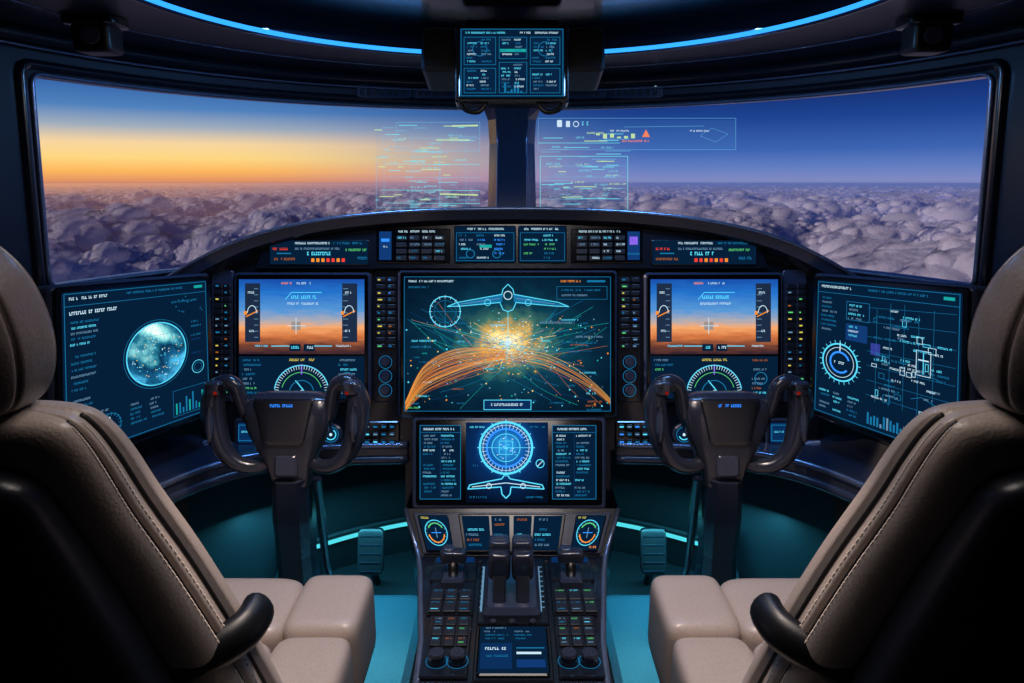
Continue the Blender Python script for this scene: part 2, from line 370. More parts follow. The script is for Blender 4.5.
# glareshield control panel
b=B()
top=[(x,y+13) for x,y in arch if 262<=x<=762]
b.poly(f,[(258,269)]+top+[(766,269)],0,.018,PAN)
g=lambda x,y,h=0:f(x,y,h+.022)
def mod(x0,y0,x1,y1,top=scr): b.rr(f,x0,y0,x1,y1,1.5,.016,.021,BEZ,.8,.001,top)
mod(272,241,371,266); mod(378,230,451,264,BEZ); mod(455,227,516,264); mod(518,227,566,264); mod(570,230,641,264,BEZ); mod(650,241,754,266)
for x0 in (274,652):
    b.text(g,x0+24,243.5,34,wh,2.3); b.text(g,x0+62,243.5,30,cyd,2.3)
    b.text(g,x0+24,249,44,whd,2.3); b.text(g,x0+2,249,14,red,2.6); b.rect(g,x0+6,254,x0+20,255.2,cyd)
    b.text(g,x0+36,253,22,cy,4)
    for k in range(7): b.rect(g,x0+40+k*5,259.5,x0+43+k*5,263,random.choice([red,org,org,red]))
    b.text(g,x0+2,259,22,orgd,2.6); b.text(g,x0+74,250,20,grn,2.6); b.text(g,x0+84,258,12,cyd,3)
b.rect(g,381,233,393,261,bld); b.rect(g,383,240,391,243,blu); b.text(g,384,247,6,wh); b.rect(g,626,233,638,261,bld); b.rect(g,628,238,636,246,mag); b.rect(g,626,254,638,256,cyd)
for x0 in (396,574):
    b.text(g,x0+4,232,40,wh,2.2)
    for r_ in range(4):
        for c_ in range(4):
            xx=x0+2+c_*12.5; yy=237+r_*6.6
            b.rr(g,xx,yy,xx+10,yy+5,.6,-.002,.003,KEY,.5,.001)
            if R()<.8: b.text(lambda x,y,h=0:g(x,y,h+.003),xx+1.5,yy+1.4,7*R()+2,random.choice([cy,wh,cyd,cyd,whd]),2)
b.text(g,468,229.5,36,wh,2.2); b.text(g,524,229.5,34,wh,2.2)
b.frame(g,457,234,514,262,.4,cyd); b.block(g,459,236,512,262,[cy,wh,cyd,whd,blu],2,4.4,3)
b.frame(g,520,234,564,262,.4,cyd); b.block(g,522,236,562,262,[cy,wh,cyd,whd,grn],2,4.4,2)
b.arc(g,471,255,4,0,360,.8,cyd); b.arc(g,497,255,4,0,360,.8,cyd); b.rect(g,480,246,492,249,tea)
b.build('autopilot_control_panel')

# ------------------------------------------------------------------ primary flight displays
def pfd(x0,x1):
    b=B(); b.rr(f,x0-6,273,x1+6,402,4,0,.016,PAN2,1.5,.004); b.rr(f,x0-4,275,x1+4,400,3,.012,.018,BEZ,1.2,.003)
    g=lambda x,y,h=0:f(x,y,h+.0185)
    o=f(512,354,0)
    img=field_mat('synthetic_vision_image',tuple(o),tuple(UP),74*.0025,[(0,(52,34,44)),(.12,(110,62,48)),(.24,(206,116,66)),(.36,(240,164,104)),(.44,(170,165,170)),(.58,(84,146,206)),(.82,(34,110,196)),(1,(24,78,166))],noise=.16,nscale=22,stretch=(1,1,6),s=1.1)
    b.rect(g,x0,280,x1,354,img,.0003); b.rect(g,x0,356,x1,398,scr,.0003)
    for xx in (x0+6,x1-22):
        b.rect(g,xx,284,xx+15,342,M('lcd_tape',(20,30,46),.4,emis=(30,44,66),es=.9,spec=0),.0008)
        for k in range(9): b.rect(g,xx+(9 if xx<x0+20 else 1),289+k*6,xx+13-(0 if xx<x0+20 else 7),289.6+k*6,whd)
        b.text(g,xx+3,292,6,wh,2.4); b.text(g,xx+3,330,6,wh,2.4)
        b.arc(g,xx+7,313,4.5,0,180,.7,wh,ry=7); b.line(g,(xx+1,317),(xx+13,311),1.,org)
        b.rect(g,xx-1,311.5,xx+2,315,org)
    cx=(x0+x1)/2
    b.text(g,cx-20,283,10,org,2.2); b.text(g,cx-6,283,16,wh,2.2)
    b.pline(g,[(cx-16,300),(cx-10,293),(cx+20,293)],.6,cy); b.text(g,cx-12,296,26,cy,3.6); b.text(g,cx-14,303,30,wh,2.4)
    b.rect(g,cx-10,322,cx-1,330,E('lcd_plate',(210,190,180),.55)); b.line(g,(cx-14,326),(cx+4,326),.6,wh); b.line(g,(cx-5.5,318),(cx-5.5,334),.6,wh)
    b.line(g,(cx-30,346),(cx-12,346),.8,cy);b.line(g,(cx+12,346),(cx+30,346),.8,cy)
    b.rr(g,cx-12,344,cx-1,351,1,0,.0012,scr,.4,.0002); b.text(g,cx-10,346,7,cy,3,.002); b.rr(g,cx+2,344,cx+13,351,1,0,.0012,scr,.4,.0002); b.text(g,cx+4,346,7,wh,3,.002)
    b.text(g,cx-46,345,14,cy,2); b.text(g,cx+34,345,14,wh,2)
    b.arc(g,cx,392,27,8,172,.9,cy); b.arc(g,cx,392,20,15,165,.6,grn); b.ticks(g,cx,392,23,27,30,.5,wh,0,180); b.arc(g,cx,392,12,0,180,.8,cyd)
    b.line(g,(cx-6,380),(cx+7,396),1.,cy); b.disc(g,cx,391,1.6,wh,.0013); b.text(g,cx-12,358.5,24,yel,2.6); b.line(g,(cx,364),(cx,374),1.1,mag)
    b.block(g,x0+3,359,x0+26,397,[grn,whd,cyd,cyd],2.2,4.6); b.block(g,x1-26,359,x1-3,397,[cy,whd,cyd,orgd],2.2,4.6)
    b.arc(g,x1-17,378,6,0,360,.8,cyd)
    return b.build('primary_flight_display')
pfd(242,366); pfd(649,775)

# ------------------------------------------------------------------ navigation display
b=B(); b.rr(f,399,271,616,417,4,0,.018,PAN2,1.5,.004); b.rr(f,401,273,614,415,3,.012,.021,BEZ,1.2,.003)
g=lambda x,y,h=0:f(x,y,h+.0215)
img=field_mat('nav_map_image',tuple(g(508,343,0)),(0,0,1),.25,[(0,(255,252,225)),(.08,(255,222,140)),(.16,(200,160,84)),(.27,(60,108,96)),(.42,(10,56,74)),(.7,(6,34,54)),(1,(3,17,32))],radial=True,noise=.36,nscale=26,rs=(.75,1,1.15),s=1.2)
b.rect(g,405,277,610,411,img,.0003)
CX,CYY=508,343
for k in range(90):
    a=R()*2*math.pi; l=5+R()**2.4*46; r0=2+R()*4
    b.line(g,(CX+r0*math.cos(a),CYY+r0*math.sin(a)*.7),(CX+l*math.cos(a),CYY+l*math.sin(a)*.6),.2+.25*R(),random.choice([cy,tea,gold,gold,rtb,cyd]),.0009+R()*.0005)
for k in range(220):
    x=CX+random.gauss(0,19); y=CYY+random.gauss(0,13); b.rect(g,x,y,x+.7+1.4*R(),y+.7,random.choice([gold,gold,wh,cy,tea,yel]),.0016)
b.disc(g,CX,CYY,2.6,wh,.0017); b.line(g,(CX,312),(CX,CYY),.5,cy)
for rr_ in (9,15,24): b.arc(g,CX,CYY,rr_,0,360,.4,random.choice([cyd,tea]),ry=rr_*.6)
clip=lambda p:(min(max(p[0],406),609),min(max(p[1],278),410))
for k in range(54):
    o_=k*.56+R()*1.5; w=.3+1.*R()**2
    m_=random.choice([rta,rtb,rtc,rtc,rta])
    b.pline(g,[clip(p) for p in catmull([(407,410-o_*.3),(424,393-o_*.9+R()*2),(450,380-o_+R()*3),(480,369-o_*.75+R()*2),(505,362-o_*.4)]+([(540,366-o_*.5+R()*2),(570,378-o_*.45+R()*2),(594,392-o_*.3),(609,404-o_*.2)] if k%5==0 else []),5)],w,m_,.0011+k*.00002)
for k in range(80):
    x0=406+R()*60 if R()<.5 else 550+R()*58; y0=300+R()*108; x1=CX+random.gauss(0,26); y1=CYY+R()*26; mxp=((x0+x1)/2,(y0+y1)/2+R()*22-8)
    b.pline(g,[clip(p) for p in catmull([(x0,y0),mxp,(x1,y1)],5)],.28,random.choice([cyd,cyd,tea,rta,bld]),.0009)
for k in range(150):
    x=407+R()*200; y=318+R()*90; b.disc(g,x,y,.35+R()*.55,random.choice([cy,gold,org,tea,whd]),.0014,n=8)
for k in range(36):
    x=407+R()*180; y=316+R()*90; b.text(g,x,y,5+R()*12,random.choice([cy,cyd,orgd,tea,cyd]),1.6)
b.arc(g,446,312,15,0,360,.9,cy); b.arc(g,446,312,11,0,360,.4,cyd); b.ticks(g,446,312,13,16,16,.4,wh); b.line(g,(446,300),(446,324),.5,cyd); b.line(g,(434,312),(458,312),.5,cyd)
for sg in (-1,1):
    b.pline(g,[(508,285),(508+sg*5,290),(508+sg*6,295),(508+sg*50,303),(508+sg*60,307),(508+sg*46,306.5),(508+sg*8,303),(508+sg*5,310),(508,312)],.8,cy)
    b.line(g,(508+sg*8,299),(508+sg*46,304.5),.5,whd); b.arc(g,508+sg*20,303,3,0,360,.6,cy)
    b.add([g(*p,.001) for p in ((508+sg*5,295),(508+sg*58,306),(508+sg*6,303))],[[0,1,2]],cyd)
b.arc(g,508,296,4,0,360,.8,wh)
b.text(g,410,281,44,wh,2.2); b.text(g,560,281,20,org,2.2); b.rect(g,586,281,604,283,cyd); b.frame(g,556,287,606,300,.4,cyd); b.text(g,560,290,40,cyd,2); b.text(g,560,295,26,whd,2)
b.text(g,410,287,22,cyd); b.text(g,540,322,34,whd,2.2); b.text(g,412,340,26,cy); b.text(g,412,346,20,cyd); b.text(g,575,336,26,whd); b.text(g,575,342,20,cyd)
b.rect(g,540,324,578,328,E('lcd_panel_teal',(20,90,100),.6),.001)
b.rr(g,484,399,531,409,1,0,.0015,scr2,.4,.0002); b.frame(g,484,399,531,409,.6,cy,.0018); b.text(g,490,402.5,32,wh,2.8,.0019)
b.block(g,408,390,428,410,[cy,cyd,grn],1.8,4); b.block(g,584,388,608,410,[cy,cyd,orgd],1.8,4)
b.frame(g,405.5,277.5,609.5,410.5,.5,cyd)
b.build('navigation_display')

# ------------------------------------------------------------------ side displays (own 150x150 unit frame)
def side(sg):
    mx_=lambda x:x if sg<0 else 1024-x
    A=pt(mx_(60),293,1.34); Bq=pt(mx_(205),280,1.63); Cq=pt(mx_(209),410,1.63); Dq=pt(mx_(64),462,1.34)
    if sg<0: fr=quad(A,Bq,Cq,Dq,0,0,150,150)
    else: fr=quad(Bq,A,Dq,Cq,0,0,150,150)
    b=B(); b.rr(fr,-9,-8,159,158,5,-.05,-.004,PAN2,2,.006); b.rr(fr,-6,-5,156,155,4,-.006,.004,BEZ,1.5,.003); b.rr(fr,0,0,150,150,2,.002,.0045,scr,.5,.0003,scr)
    g=lambda x,y,h=0:fr(x,y,h+.005)
    b.frame(g,1.5,1.5,148.5,148.5,.6,cyd); b.line(g,(2,13),(148,13),.5,cyd); b.text(g,6,5,34,wh,3); b.text(g,60,5,60,cyd,2.4); b.rect(g,134,5,144,8,tea)
    if sg<0:
        gc=g(88,72,0); gx=90; gy=72
        gm=field_mat('globe_image',tuple(gc+Vector((0,0,.05))),(0,0,1),.13,[(0,(225,255,245)),(.22,(140,220,220)),(.42,(36,120,145)),(.55,(10,46,78)),(.78,(22,92,132)),(1,(80,190,235))],radial=True,noise=1.8,nscale=17,s=1.15)
        b.disc(g,gx,gy,32,gm,.0006,n=48); b.arc(g,gx,gy,32,0,360,1.2,cy,n=48); b.arc(g,gx,gy,35,0,360,.5,cyd,n=48)
        for rx in (9,19,27): b.arc(g,gx,gy,rx,0,360,.3,cyd,ry=32)
        for dy in (-22,-11,0,11,22):
            w=math.sqrt(32*32-dy*dy); b.pline(g,[(gx-w,gy+dy),(gx-w*.5,gy+3+dy),(gx+w*.5,gy+3+dy),(gx+w,gy+dy)],.3,cyd,.0016)
        for k in range(90):
            a=R()*6.28; q=28*math.sqrt(R()); b.rect(g,gx+q*math.cos(a),gy+q*math.sin(a),gx+1+q*math.cos(a),gy+.9+q*math.sin(a),random.choice([wh,cy,gold]),.0018)
        b.text(g,6,18,44,wh,3.6); b.block(g,6,27,40,52,[cyd,whd,cy],2.2,5.0); b.block(g,6,58,34,92,[cyd,cyd,whd],2.2,6)
        b.block(g,6,98,48,116,[cyd,whd,cyd],2.2,5.2)
        for k in range(12): b.disc(g,112+R()*32,16+R()*18,.7,cyd,n=8)
        b.arc(g,40,130,11,0,360,.6,cyd); b.ticks(g,40,130,9,12,18,.6,cyd); b.pline(g,[(40,122),(34,138),(40,134),(46,138),(40,122)],.7,wh)
        b.block(g,60,116,100,146,[cyd,whd,cyd],2.2,4.6,2); b.arc(g,136,96,7,0,360,.6,cy); b.arc(g,136,96,4.5,0,360,.4,cyd); b.frame(g,106,116,144,144,.4,cyd)
        for k in range(9): b.rect(g,109+k*3.8,142-4-R()*16,110.8+k*3.8,142,random.choice([cyd,cyd,tea]))
        b.text(g,106,20,30,cyd); b.block(g,128,44,146,86,[cyd,bld],2,5)
    else:
        b.arc(g,30,88,20,0,360,1.6,cy,n=40); b.arc(g,30,88,16,0,360,.6,wh,n=40); b.arc(g,30,88,11,20,320,2,blu,n=30); b.ticks(g,30,88,20,24,24,.6,cy); b.text(g,22,87,17,wh,3.2); b.line(g,(30,66),(30,76),1.2,wh)
        b.frame(g,36,20,62,40,.5,cyd); b.block(g,38,23,60,40,[cy,whd],2.4,4.6); b.rect(g,36,44,60,62,bld,.0011); b.block(g,38,46,58,61,[cy,wh],2.2,4.6)
        for k in range(5): b.pline(g,[(70+k*14,16+R()*10),(70+k*14,120)],.3,cyd)
        for k in range(7): b.line(g,(60,24+k*15),(146,20+k*16),.3,cyd)
        for k in range(44): b.text(g,62+R()*68,18+R()*104,6+R()*12,random.choice([cy,wh,cyd,cyd,whd]),2.2)
        for k in range(16): b.frame(g,*(lambda x,y:(x,y,x+3+5*R(),y+3+5*R()))(64+R()*66,20+R()*96),.5,random.choice([wh,cyd,cy]))
        b.rect(g,64,60,74,72,E('lcd_violet_dim',(70,80,190),.6)); b.frame(g,110,58,124,82,.6,wh); b.pline(g,[(117,60),(117,80)],.8,cy); b.line(g,(112,67),(122,67),1.2,wh)
        for k in range(3): b.pline(g,[(104+k*2,130-k*24),(116,124-k*22),(130,132-k*25)],.5,cyd)
        for k in range(24): b.rect(g,62+k*3.4,144-3-R()*10,64+k*3.4,144,random.choice([cyd,cyd,whd]))
        b.block(g,6,122,56,147,[cy,whd,cyd],2.2,4.6,3); b.block(g,6,18,32,60,[whd,cyd,cyd],2.2,5)
    b.build('side_display')
side(-1); side(1)

# ------------------------------------------------------------------ side consoles / ledge
for sg in (-1,1):
    b=B()
    edge=catmull([(.84,.45),(.84,.9),(.82,1.17),(.765,1.33),(.68,1.47),(.56,1.545),(.42,1.575),(.26,1.585)],6)
    backp=[(1.035,.45),(1.035,1.2),(.98,1.45),(.9,1.62),(.8,1.66),(.26,1.66)]
    pl=[(x*sg,y) for x,y in edge]+[(x*sg,y) for x,y in backp[::-1]]
    fz=lambda x,y,h=0: Vector((x,y,h))
    b.poly(fz,pl,.565,.615,PAN2)
    b.tube([Vector((x*sg,y,.612)) for x,y in edge],.008,TRIM,8); b.tube([Vector((x*sg,y,.575)) for x,y in edge],.012,PAN2,8)
    sk=[(x*sg,y) for x,y in edge if x>.70]
    k=len(sk); b.add([(x*1.03,y,.57) for x,y in sk]+[(x*1.12,y,.0) for x,y in sk],[[i,i+1,k+i+1,k+i] for i in range(k-1)],FOOTBLK,True)
    for q in range(4):
        b.cyl(lambda x,y,h:Vector((sg*.92+x,.8+q*.1+y,.615+h)),0,0,.014,0,.018,KEY)
    b.build('side_console')

# ------------------------------------------------------------------ centre pedestal
b=B()
left=[(-.25,1.47,.50),(-.212,1.398,.42),(-.20,1.33,.42),(-.168,1.1,.42),(-.16,.95,.42),(-.16,.62,.42)]
L3=[Vector(p) for p in left]; R3=[Vector((-p.x,p.y,p.z)) for p in L3]; n=len(L3)
b.add(L3+R3,[[i,i+1,n+i+1,n+i] for i in range(n-1)],PAN)
for sg,PP in ((1,L3),(-1,R3)):
    bot=[Vector((p.x*(.72 if i==0 else .9),p.y+(.12 if i==0 else .0),0.0)) for i,p in enumerate(PP)]
    b.add(PP+bot,[[i,i+1,n+i+1,n+i] for i in range(n-1)],PAN)
    b.tube(PP,.006,TRIM,8)
    b.add([PP[0],PP[0]+Vector((0,.12,.0)),bot[0]+Vector((0,.05,0)),bot[0]],[[0,1,2,3]],PAN)
b.add([L3[-1],R3[-1],Vector((.144,.62,0)),Vector((-.144,.62,0))],[[0,1,2,3]],PAN)
hf=quad(L3[0]+Vector((0,0,.001)),R3[0]+Vector((0,0,.001)),R3[1]+Vector((0,0,.001)),L3[1]+Vector((0,0,.001)),0,0,205,47)
b.rr(hf,6,5,199,46,2,0,.006,PAN2,1)
g=lambda x,y,h=0:hf(x,y,h+.0065)
for cx in (25,180):
    b.rr(g,cx-15,8,cx+15,44,2,0,.005,BEZ,1,.001,scr); gg=lambda x,y,h=0:g(x,y,h+.0055)
    b.arc(gg,cx,26,11,0,360,.8,cy,ry=12.5); b.arc(gg,cx,26,8,30,150,1.2,grn,ry=9.5); b.arc(gg,cx,26,8,190,350,1.2,org,ry=9.5); b.ticks(gg,cx,26,9,11,16,.5,whd); b.line(gg,(cx-5,26),(cx+5,26),.8,blu); b.line(gg,(cx,21),(cx,31),.8,whd); b.text(gg,cx-12,10,7,yel,2.4); b.text(gg,cx+5,39,8,org,2.4)
b.rr(g,50,7,155,45,2,0,.004,BEZ,1,.001)
gg=lambda x,y,h=0:g(x,y,h+.0045)
for (x0,x1) in ((53,80),(82,100),(104,122),(124,152)):
    b.rr(gg,x0,9,x1,43,1,-.001,.0015,scr,.5,.0005); b.block(lambda x,y,h=0:gg(x,y,h+.002),x0+2,12,x1-2,42,[cy,whd,cyd,cyd,cy,whd,orgd],2.4,5.)
pf=lambda x,y,h=0: Vector(((x-512)*.002,1.40-(y-555)*.002,.42+h))
for (x0,y0,x1,y1) in ((424,566,474,610),(424,612,474,668),(424,670,474,755),(552,566,600,610),(552,612,600,668),(552,670,600,755),(478,566,548,682),(478,686,548,760),(438,765,586,900)):
    b.rr(pf,max(x0,424+max(0,(y1-600)*.05)) if x0<430 else x0,y0,min(x1,600-max(0,(y1-600)*.05)) if x1>590 else x1,y1,2,0,.007,PAN,1.2,.003)
g=lambda x,y,h=0:pf(x,y,h+.0075)
b.rr(pf,484,578,540,678,6,.006,.03,PAN2,4,.012)
for x in (499,525): b.rect(lambda x,y,h=0:pf(x,y,h+.03),x-2,590,x+2,668,RUB,.0006)
for sg in (-1,1):
    px=511+sg*11.5
    b.loft([[pf(px+dx*w,yc+dy*w2,h) for dx,dy in ((-1,-.7),(-.7,-1),(.7,-1),(1,-.7),(1,.7),(.7,1),(-.7,1),(-1,.7))] for (w,w2,yc,h) in ((6,8,662,.02),(6.5,8,656,.045),(7,8,650,.075))],GRIP,False)
    b.blob(pf(px,644,.09),(.0222,.026,.03),GRIP,.42,28,18); b.blob(pf(px,634,.120),(.021,.02,.013),PAN2,.45,24,14)
    b.rect(lambda x,y,h=0:pf(x,y,h+.008),px+sg*18-1,585,px+sg*18+1,665,whd,.0005)
for k in range(9):
    for x in (481,543): b.rect(g,x-1.5,585+k*9,x+1.5,586.3+k*9,whd,.0005)
for px,py in ((450,606),(574,606)):
    b.rr(pf,px-12,py-18,px+12,py+16,3,.006,.022,PAN2,2,.006)
    b.tube([pf(px,py+8,.015),pf(px,py+3,.03),pf(px,py-1,.045)],[.011,.010,.012],RUB,10); b.blob(pf(px,py-3,.056),(.028,.015,.014),GRIP,.45,24,14); b.blob(pf(px-5,py-6,.067),(.012,.012,.007),PAN2,.45,20,12)
def keys(x0,y0,x1,y1,nx,ny,cols):
    for i in range(nx):
        for j in range(ny):
            w=(x1-x0)/nx; hq=(y1-y0)/ny; X=x0+i*w+1; Y=y0+j*hq+1
            b.rr(g,X,Y,X+w-2,Y+hq-2,1,-.001,.005,KEY,.8,.0015)
            q=lambda x,y,h=0:g(x,y,h+.005); c_=random.choice(cols); b.text(q,X+2,Y+3,w-7,c_,2.2,.0006)
            if R()<.5: b.rect(q,X+2,Y+hq-6,X+w-5,Y+hq-5,random.choice(cols),.0006)
keys(429,628,472,668,3,2,[cy,whd,cyd,cyd]); keys(554,628,597,668,3,2,[cy,whd,cyd,grn]); keys(436,674,472,718,3,3,[cy,orgd,whd,grn,cyd]); keys(554,674,590,718,3,3,[cy,orgd,whd,grn,cyd])
b.rr(g,556,566,596,576,1,0,.002,scr2,.5,.0005); b.rr(g,428,566,470,576,1,0,.002,scr2,.5,.0005)
for px in (446,464,562,580):
    b.cyl(g,px,736,7.5,0,.02,GRIP); b.arc(g,px,736,9.5,0,360,.6,cyd)
for px in (494,512,532): b.cyl(g,px,684,3.5,0,.008,KEY,10)
b.rr(g,481,690,545,756,3,-.001,.006,BEZ,1.5,.002,scr); q=lambda x,y,h=0:g(x,y,h+.0065)
b.block(q,486,694,540,712,[cyd,whd,cyd],2.2,5,2); b.rect(q,484,716,512,750,scr2); b.text(q,488,722,18,wh,4); b.text(q,488,732,20,cyd,3); b.rect(q,516,722,541,723.5,cyd); b.rect(q,516,728,538,731,wh); b.rect(q,516,738,541,748,bld)
keys(444,775,580,860,6,4,[cyd,whd,cy])
b.build('center_pedestal')

# lower display on the pedestal neck
df=quad(pt(412,417,1.672),pt(606,417,1.672),pt(606,509,1.60),pt(412,509,1.60),412,417,606,509)
b=B(); b.rr(df,412,417,606,509,4,-.07,0,PAN2,1.5,.004); b.rr(df,416,420,602,505,3,-.002,.004,BEZ,1,.002)
g=lambda x,y,h=0:df(x,y,h+.0045)
b.rect(g,420,426,461,500,scr,.0003); b.rect(g,466,423,548,503,field_mat('engine_page_image',tuple(g(506,448,0)),(0,0,1),.14,[(0,(50,165,235)),(.3,(18,92,170)),(.55,(8,42,90)),(1,(4,14,32))],radial=True,noise=.16,nscale=15),.0003); b.rect(g,552,426,596,500,scr,.0003)
for x0,x1 in ((420,461),(552,596)):
    b.frame(g,x0,426,x1,500,.6,cyd); b.text(g,x0+4,429,30,wh,2.4); b.line(g,(x0+1,433.5),(x1-1,433.5),.4,cyd); b.line(g,((x0+x1)/2,434),((x0+x1)/2,498),.4,bld); b.block(g,x0+3,436,x1-2,498,[cy,whd,cyd,cyd,wh],2,3.7,2)
b.arc(g,506,449,26,0,360,2.2,cy,n=60); b.arc(g,506,449,23,0,360,.5,wh,n=60); b.arc(g,506,449,19,30,330,1.8,blu,n=50); b.arc(g,506,449,14,0,360,.7,cy,n=40); b.ticks(g,506,449,20,24.5,36,.5,wh); b.ticks(g,506,449,26,28.6,12,1.,cy)
b.line(g,(506,424),(506,474),.5,cy); b.line(g,(481,449),(531,449),.5,cy); b.frame(g,499,442,513,456,.6,cy)
for k in range(30):
    a=R()*6.28; q_=12*R(); b.rect(g,506+q_*math.cos(a),449+q_*math.sin(a),507.5+q_*math.cos(a),449.8+q_*math.sin(a),random.choice([cy,wh,blu]))
for sg in(-1,1): b.pline(g,[(506,474),(506+sg*4,480),(506+sg*36,486),(506+sg*38,490),(506+sg*5,488),(506+sg*4,495),(506,499)],1.1,cy); b.line(g,(506,484),(506+sg*34,488),.8,wh); b.arc(g,506+sg*17,487,2.4,0,360,.8,wh)
b.text(g,470,427,14,cy); b.text(g,530,427,14,cyd); b.arc(g,540,465,4,0,360,.8,cy); b.line(g,(537,468),(543,462),.8,wh); b.text(g,470,466,8,cyd); b.text(g,470,497,18,cyd); b.text(g,526,497,18,cyd)
b.build('engine_display')

# ------------------------------------------------------------------ yokes
def yoke(xc):
    b=B(); f=plane(1.49)
    def ring(y,hw,hd,h,n=36,e=.45,cx=xc):
        sp=lambda v: math.copysign(abs(v)**e,v)
        return [f(cx+hw*sp(math.cos(2*math.pi*k/n)),y,h+hd*sp(math.sin(2*math.pi*k/n))) for k in range(n)]
    b.loft([ring(391,22,.012,0),ring(392.5,33,.024,0),ring(397,40,.034,.004),ring(401,42,.040,.006),ring(414,43,.042,.008),ring(430,39,.040,.008),ring(447,31,.036,.006),ring(464,23,.030,0),ring(486,18,.025,-.01)],GRIP)
    b.loft([ring(397,28,.002,.048),ring(399,29,.004,.049),ring(438,20,.004,.049),ring(442,15,.002,.046)],PAN,False)
    b.text(lambda x,y,h=0:f(x,y,h+.0545),xc-12,402,22,blu,3.2); 
    b.rr(lambda x,y,h=0:f(x,y,h+.028),xc-11,452,xc+11,474,3,0,.012,PAN2,2,.004)
    for sg in (-1,1):
        path=catmull([(xc+sg*12,454,0),(xc+sg*30,465,.012),(xc+sg*48,462,.024),(xc+sg*62,447,.03),(xc+sg*69,424,.034),(xc+sg*71,402,.036),(xc+sg*67,387,.036),(xc+sg*58,381,.036),(xc+sg*49,385,.034),(xc+sg*45,397,.03),(xc+sg*41,412,.02),(xc+sg*32,424,.008)],5)
        n=len(path); rs=[.0155+.010*math.exp(-((i/(n-1)-.42)/.17)**2) for i in range(n)]
        b.tube([f(*p) for p in path],rs,GRIP,16)
        b.blob(f(xc+sg*66,386,.054),(.018,.014,.015),PAN2,.5,20,12); b.cyl(lambda x,y,h:f(x,y,h+.056),xc+sg*57,386,3.5,0,.012,RUB,12)
        b.cyl(lambda x,y,h:f(x,y,h+.064),xc+sg*68,384,2.2,0,.009,KEY,12); b.cyl(lambda x,y,h:f(x,y,h+.060),xc+sg*63,391,1.8,0,.008,E('button_red',(190,40,30),.35),10)
        b.tube([f(xc+sg*69,p,.061) for p in (404,414,426,438)],[.005,.009,.009,.005],PAN2,8)
    p0=f(xc,476,-.005); X=p0.x; X2=X*1.2; Y2=1.66
    b.loft([[Vector((X*(1-t)+X2*t+dx*w,p0.y+(Y2-p0.y)*t+dy*w*1.1,p0.z*(1-t)+.10*t)) for dx,dy in ((-1,-.6),(-.6,-1),(.6,-1),(1,-.6),(1,.6),(.6,1),(-.6,1),(-1,.6))] for t,w in ((0,.036),(.25,.042),(.5,.040),(.8,.046),(1,.065))],PAN2,False)
    for sg in (-1,1):
        b.tube([Vector((X+sg*.046,p0.y+.03,p0.z-.02)),Vector(((X+X2)/2+sg*.058,1.56,.3)),Vector((X2+sg*.09,1.70,.1))],.010,PAN2,8)
    fz=lambda x,y,h=0:Vector((x,y,h)); b.rr(fz,X2-.13,1.56,X2+.13,1.78,.03,0,.07,PAN,.015,.02); b.rr(fz,X2-.09,1.59,X2+.09,1.74,.03,.065,.12,RUB,.02,.03)
    b.build('control_yoke')
yoke(291); yoke(723)

# rudder pedals
for sg in (-1,1):
    b=B()
    for q in (-1,1):
        c=Vector((sg*.54+q*.11,1.88,.15)); ax=(Vector((1,0,0)),Vector((0,.34,.94)),Vector((0,-.94,.34)))
        b.blob(c,(.04,.07,.012),RUB,.3,28,12,ax)
        for k in range(5): b.tube([c+Vector((-.032,-.014,-.05+k*.024))+Vector((0,.009*k-.018,0)),c+Vector((.032,-.014,-.05+k*.024))+Vector((0,.009*k-.018,0))],.003,PAN,6)
        b.tube([c+Vector((0,0,-.05)),c+Vector((0,.06,-.145))],.013,RUB,8)
    b.build('rudder_pedals')
for sg in (-1,1):
    b=B(); pts=[cylp(sg*math.radians(a),.12,CR-.03) for a in range(12,40,2)]; b.tube(pts,.007,ledt,8); b.tube([cylp(sg*math.radians(a),.138,CR-.024) for a in range(12,42,3)],.013,FOOTBLK,8); b.build('footwell_light')
    b=B(); fz=lambda x,y,h=0:Vector((x,y,h)); b.rr(fz,sg*.26,1.25,sg*.80,1.86,.05,0,.018,M('floor_mat',(60,84,98),.4,0,.4,300),.02,.006); b.build('floor_mat')

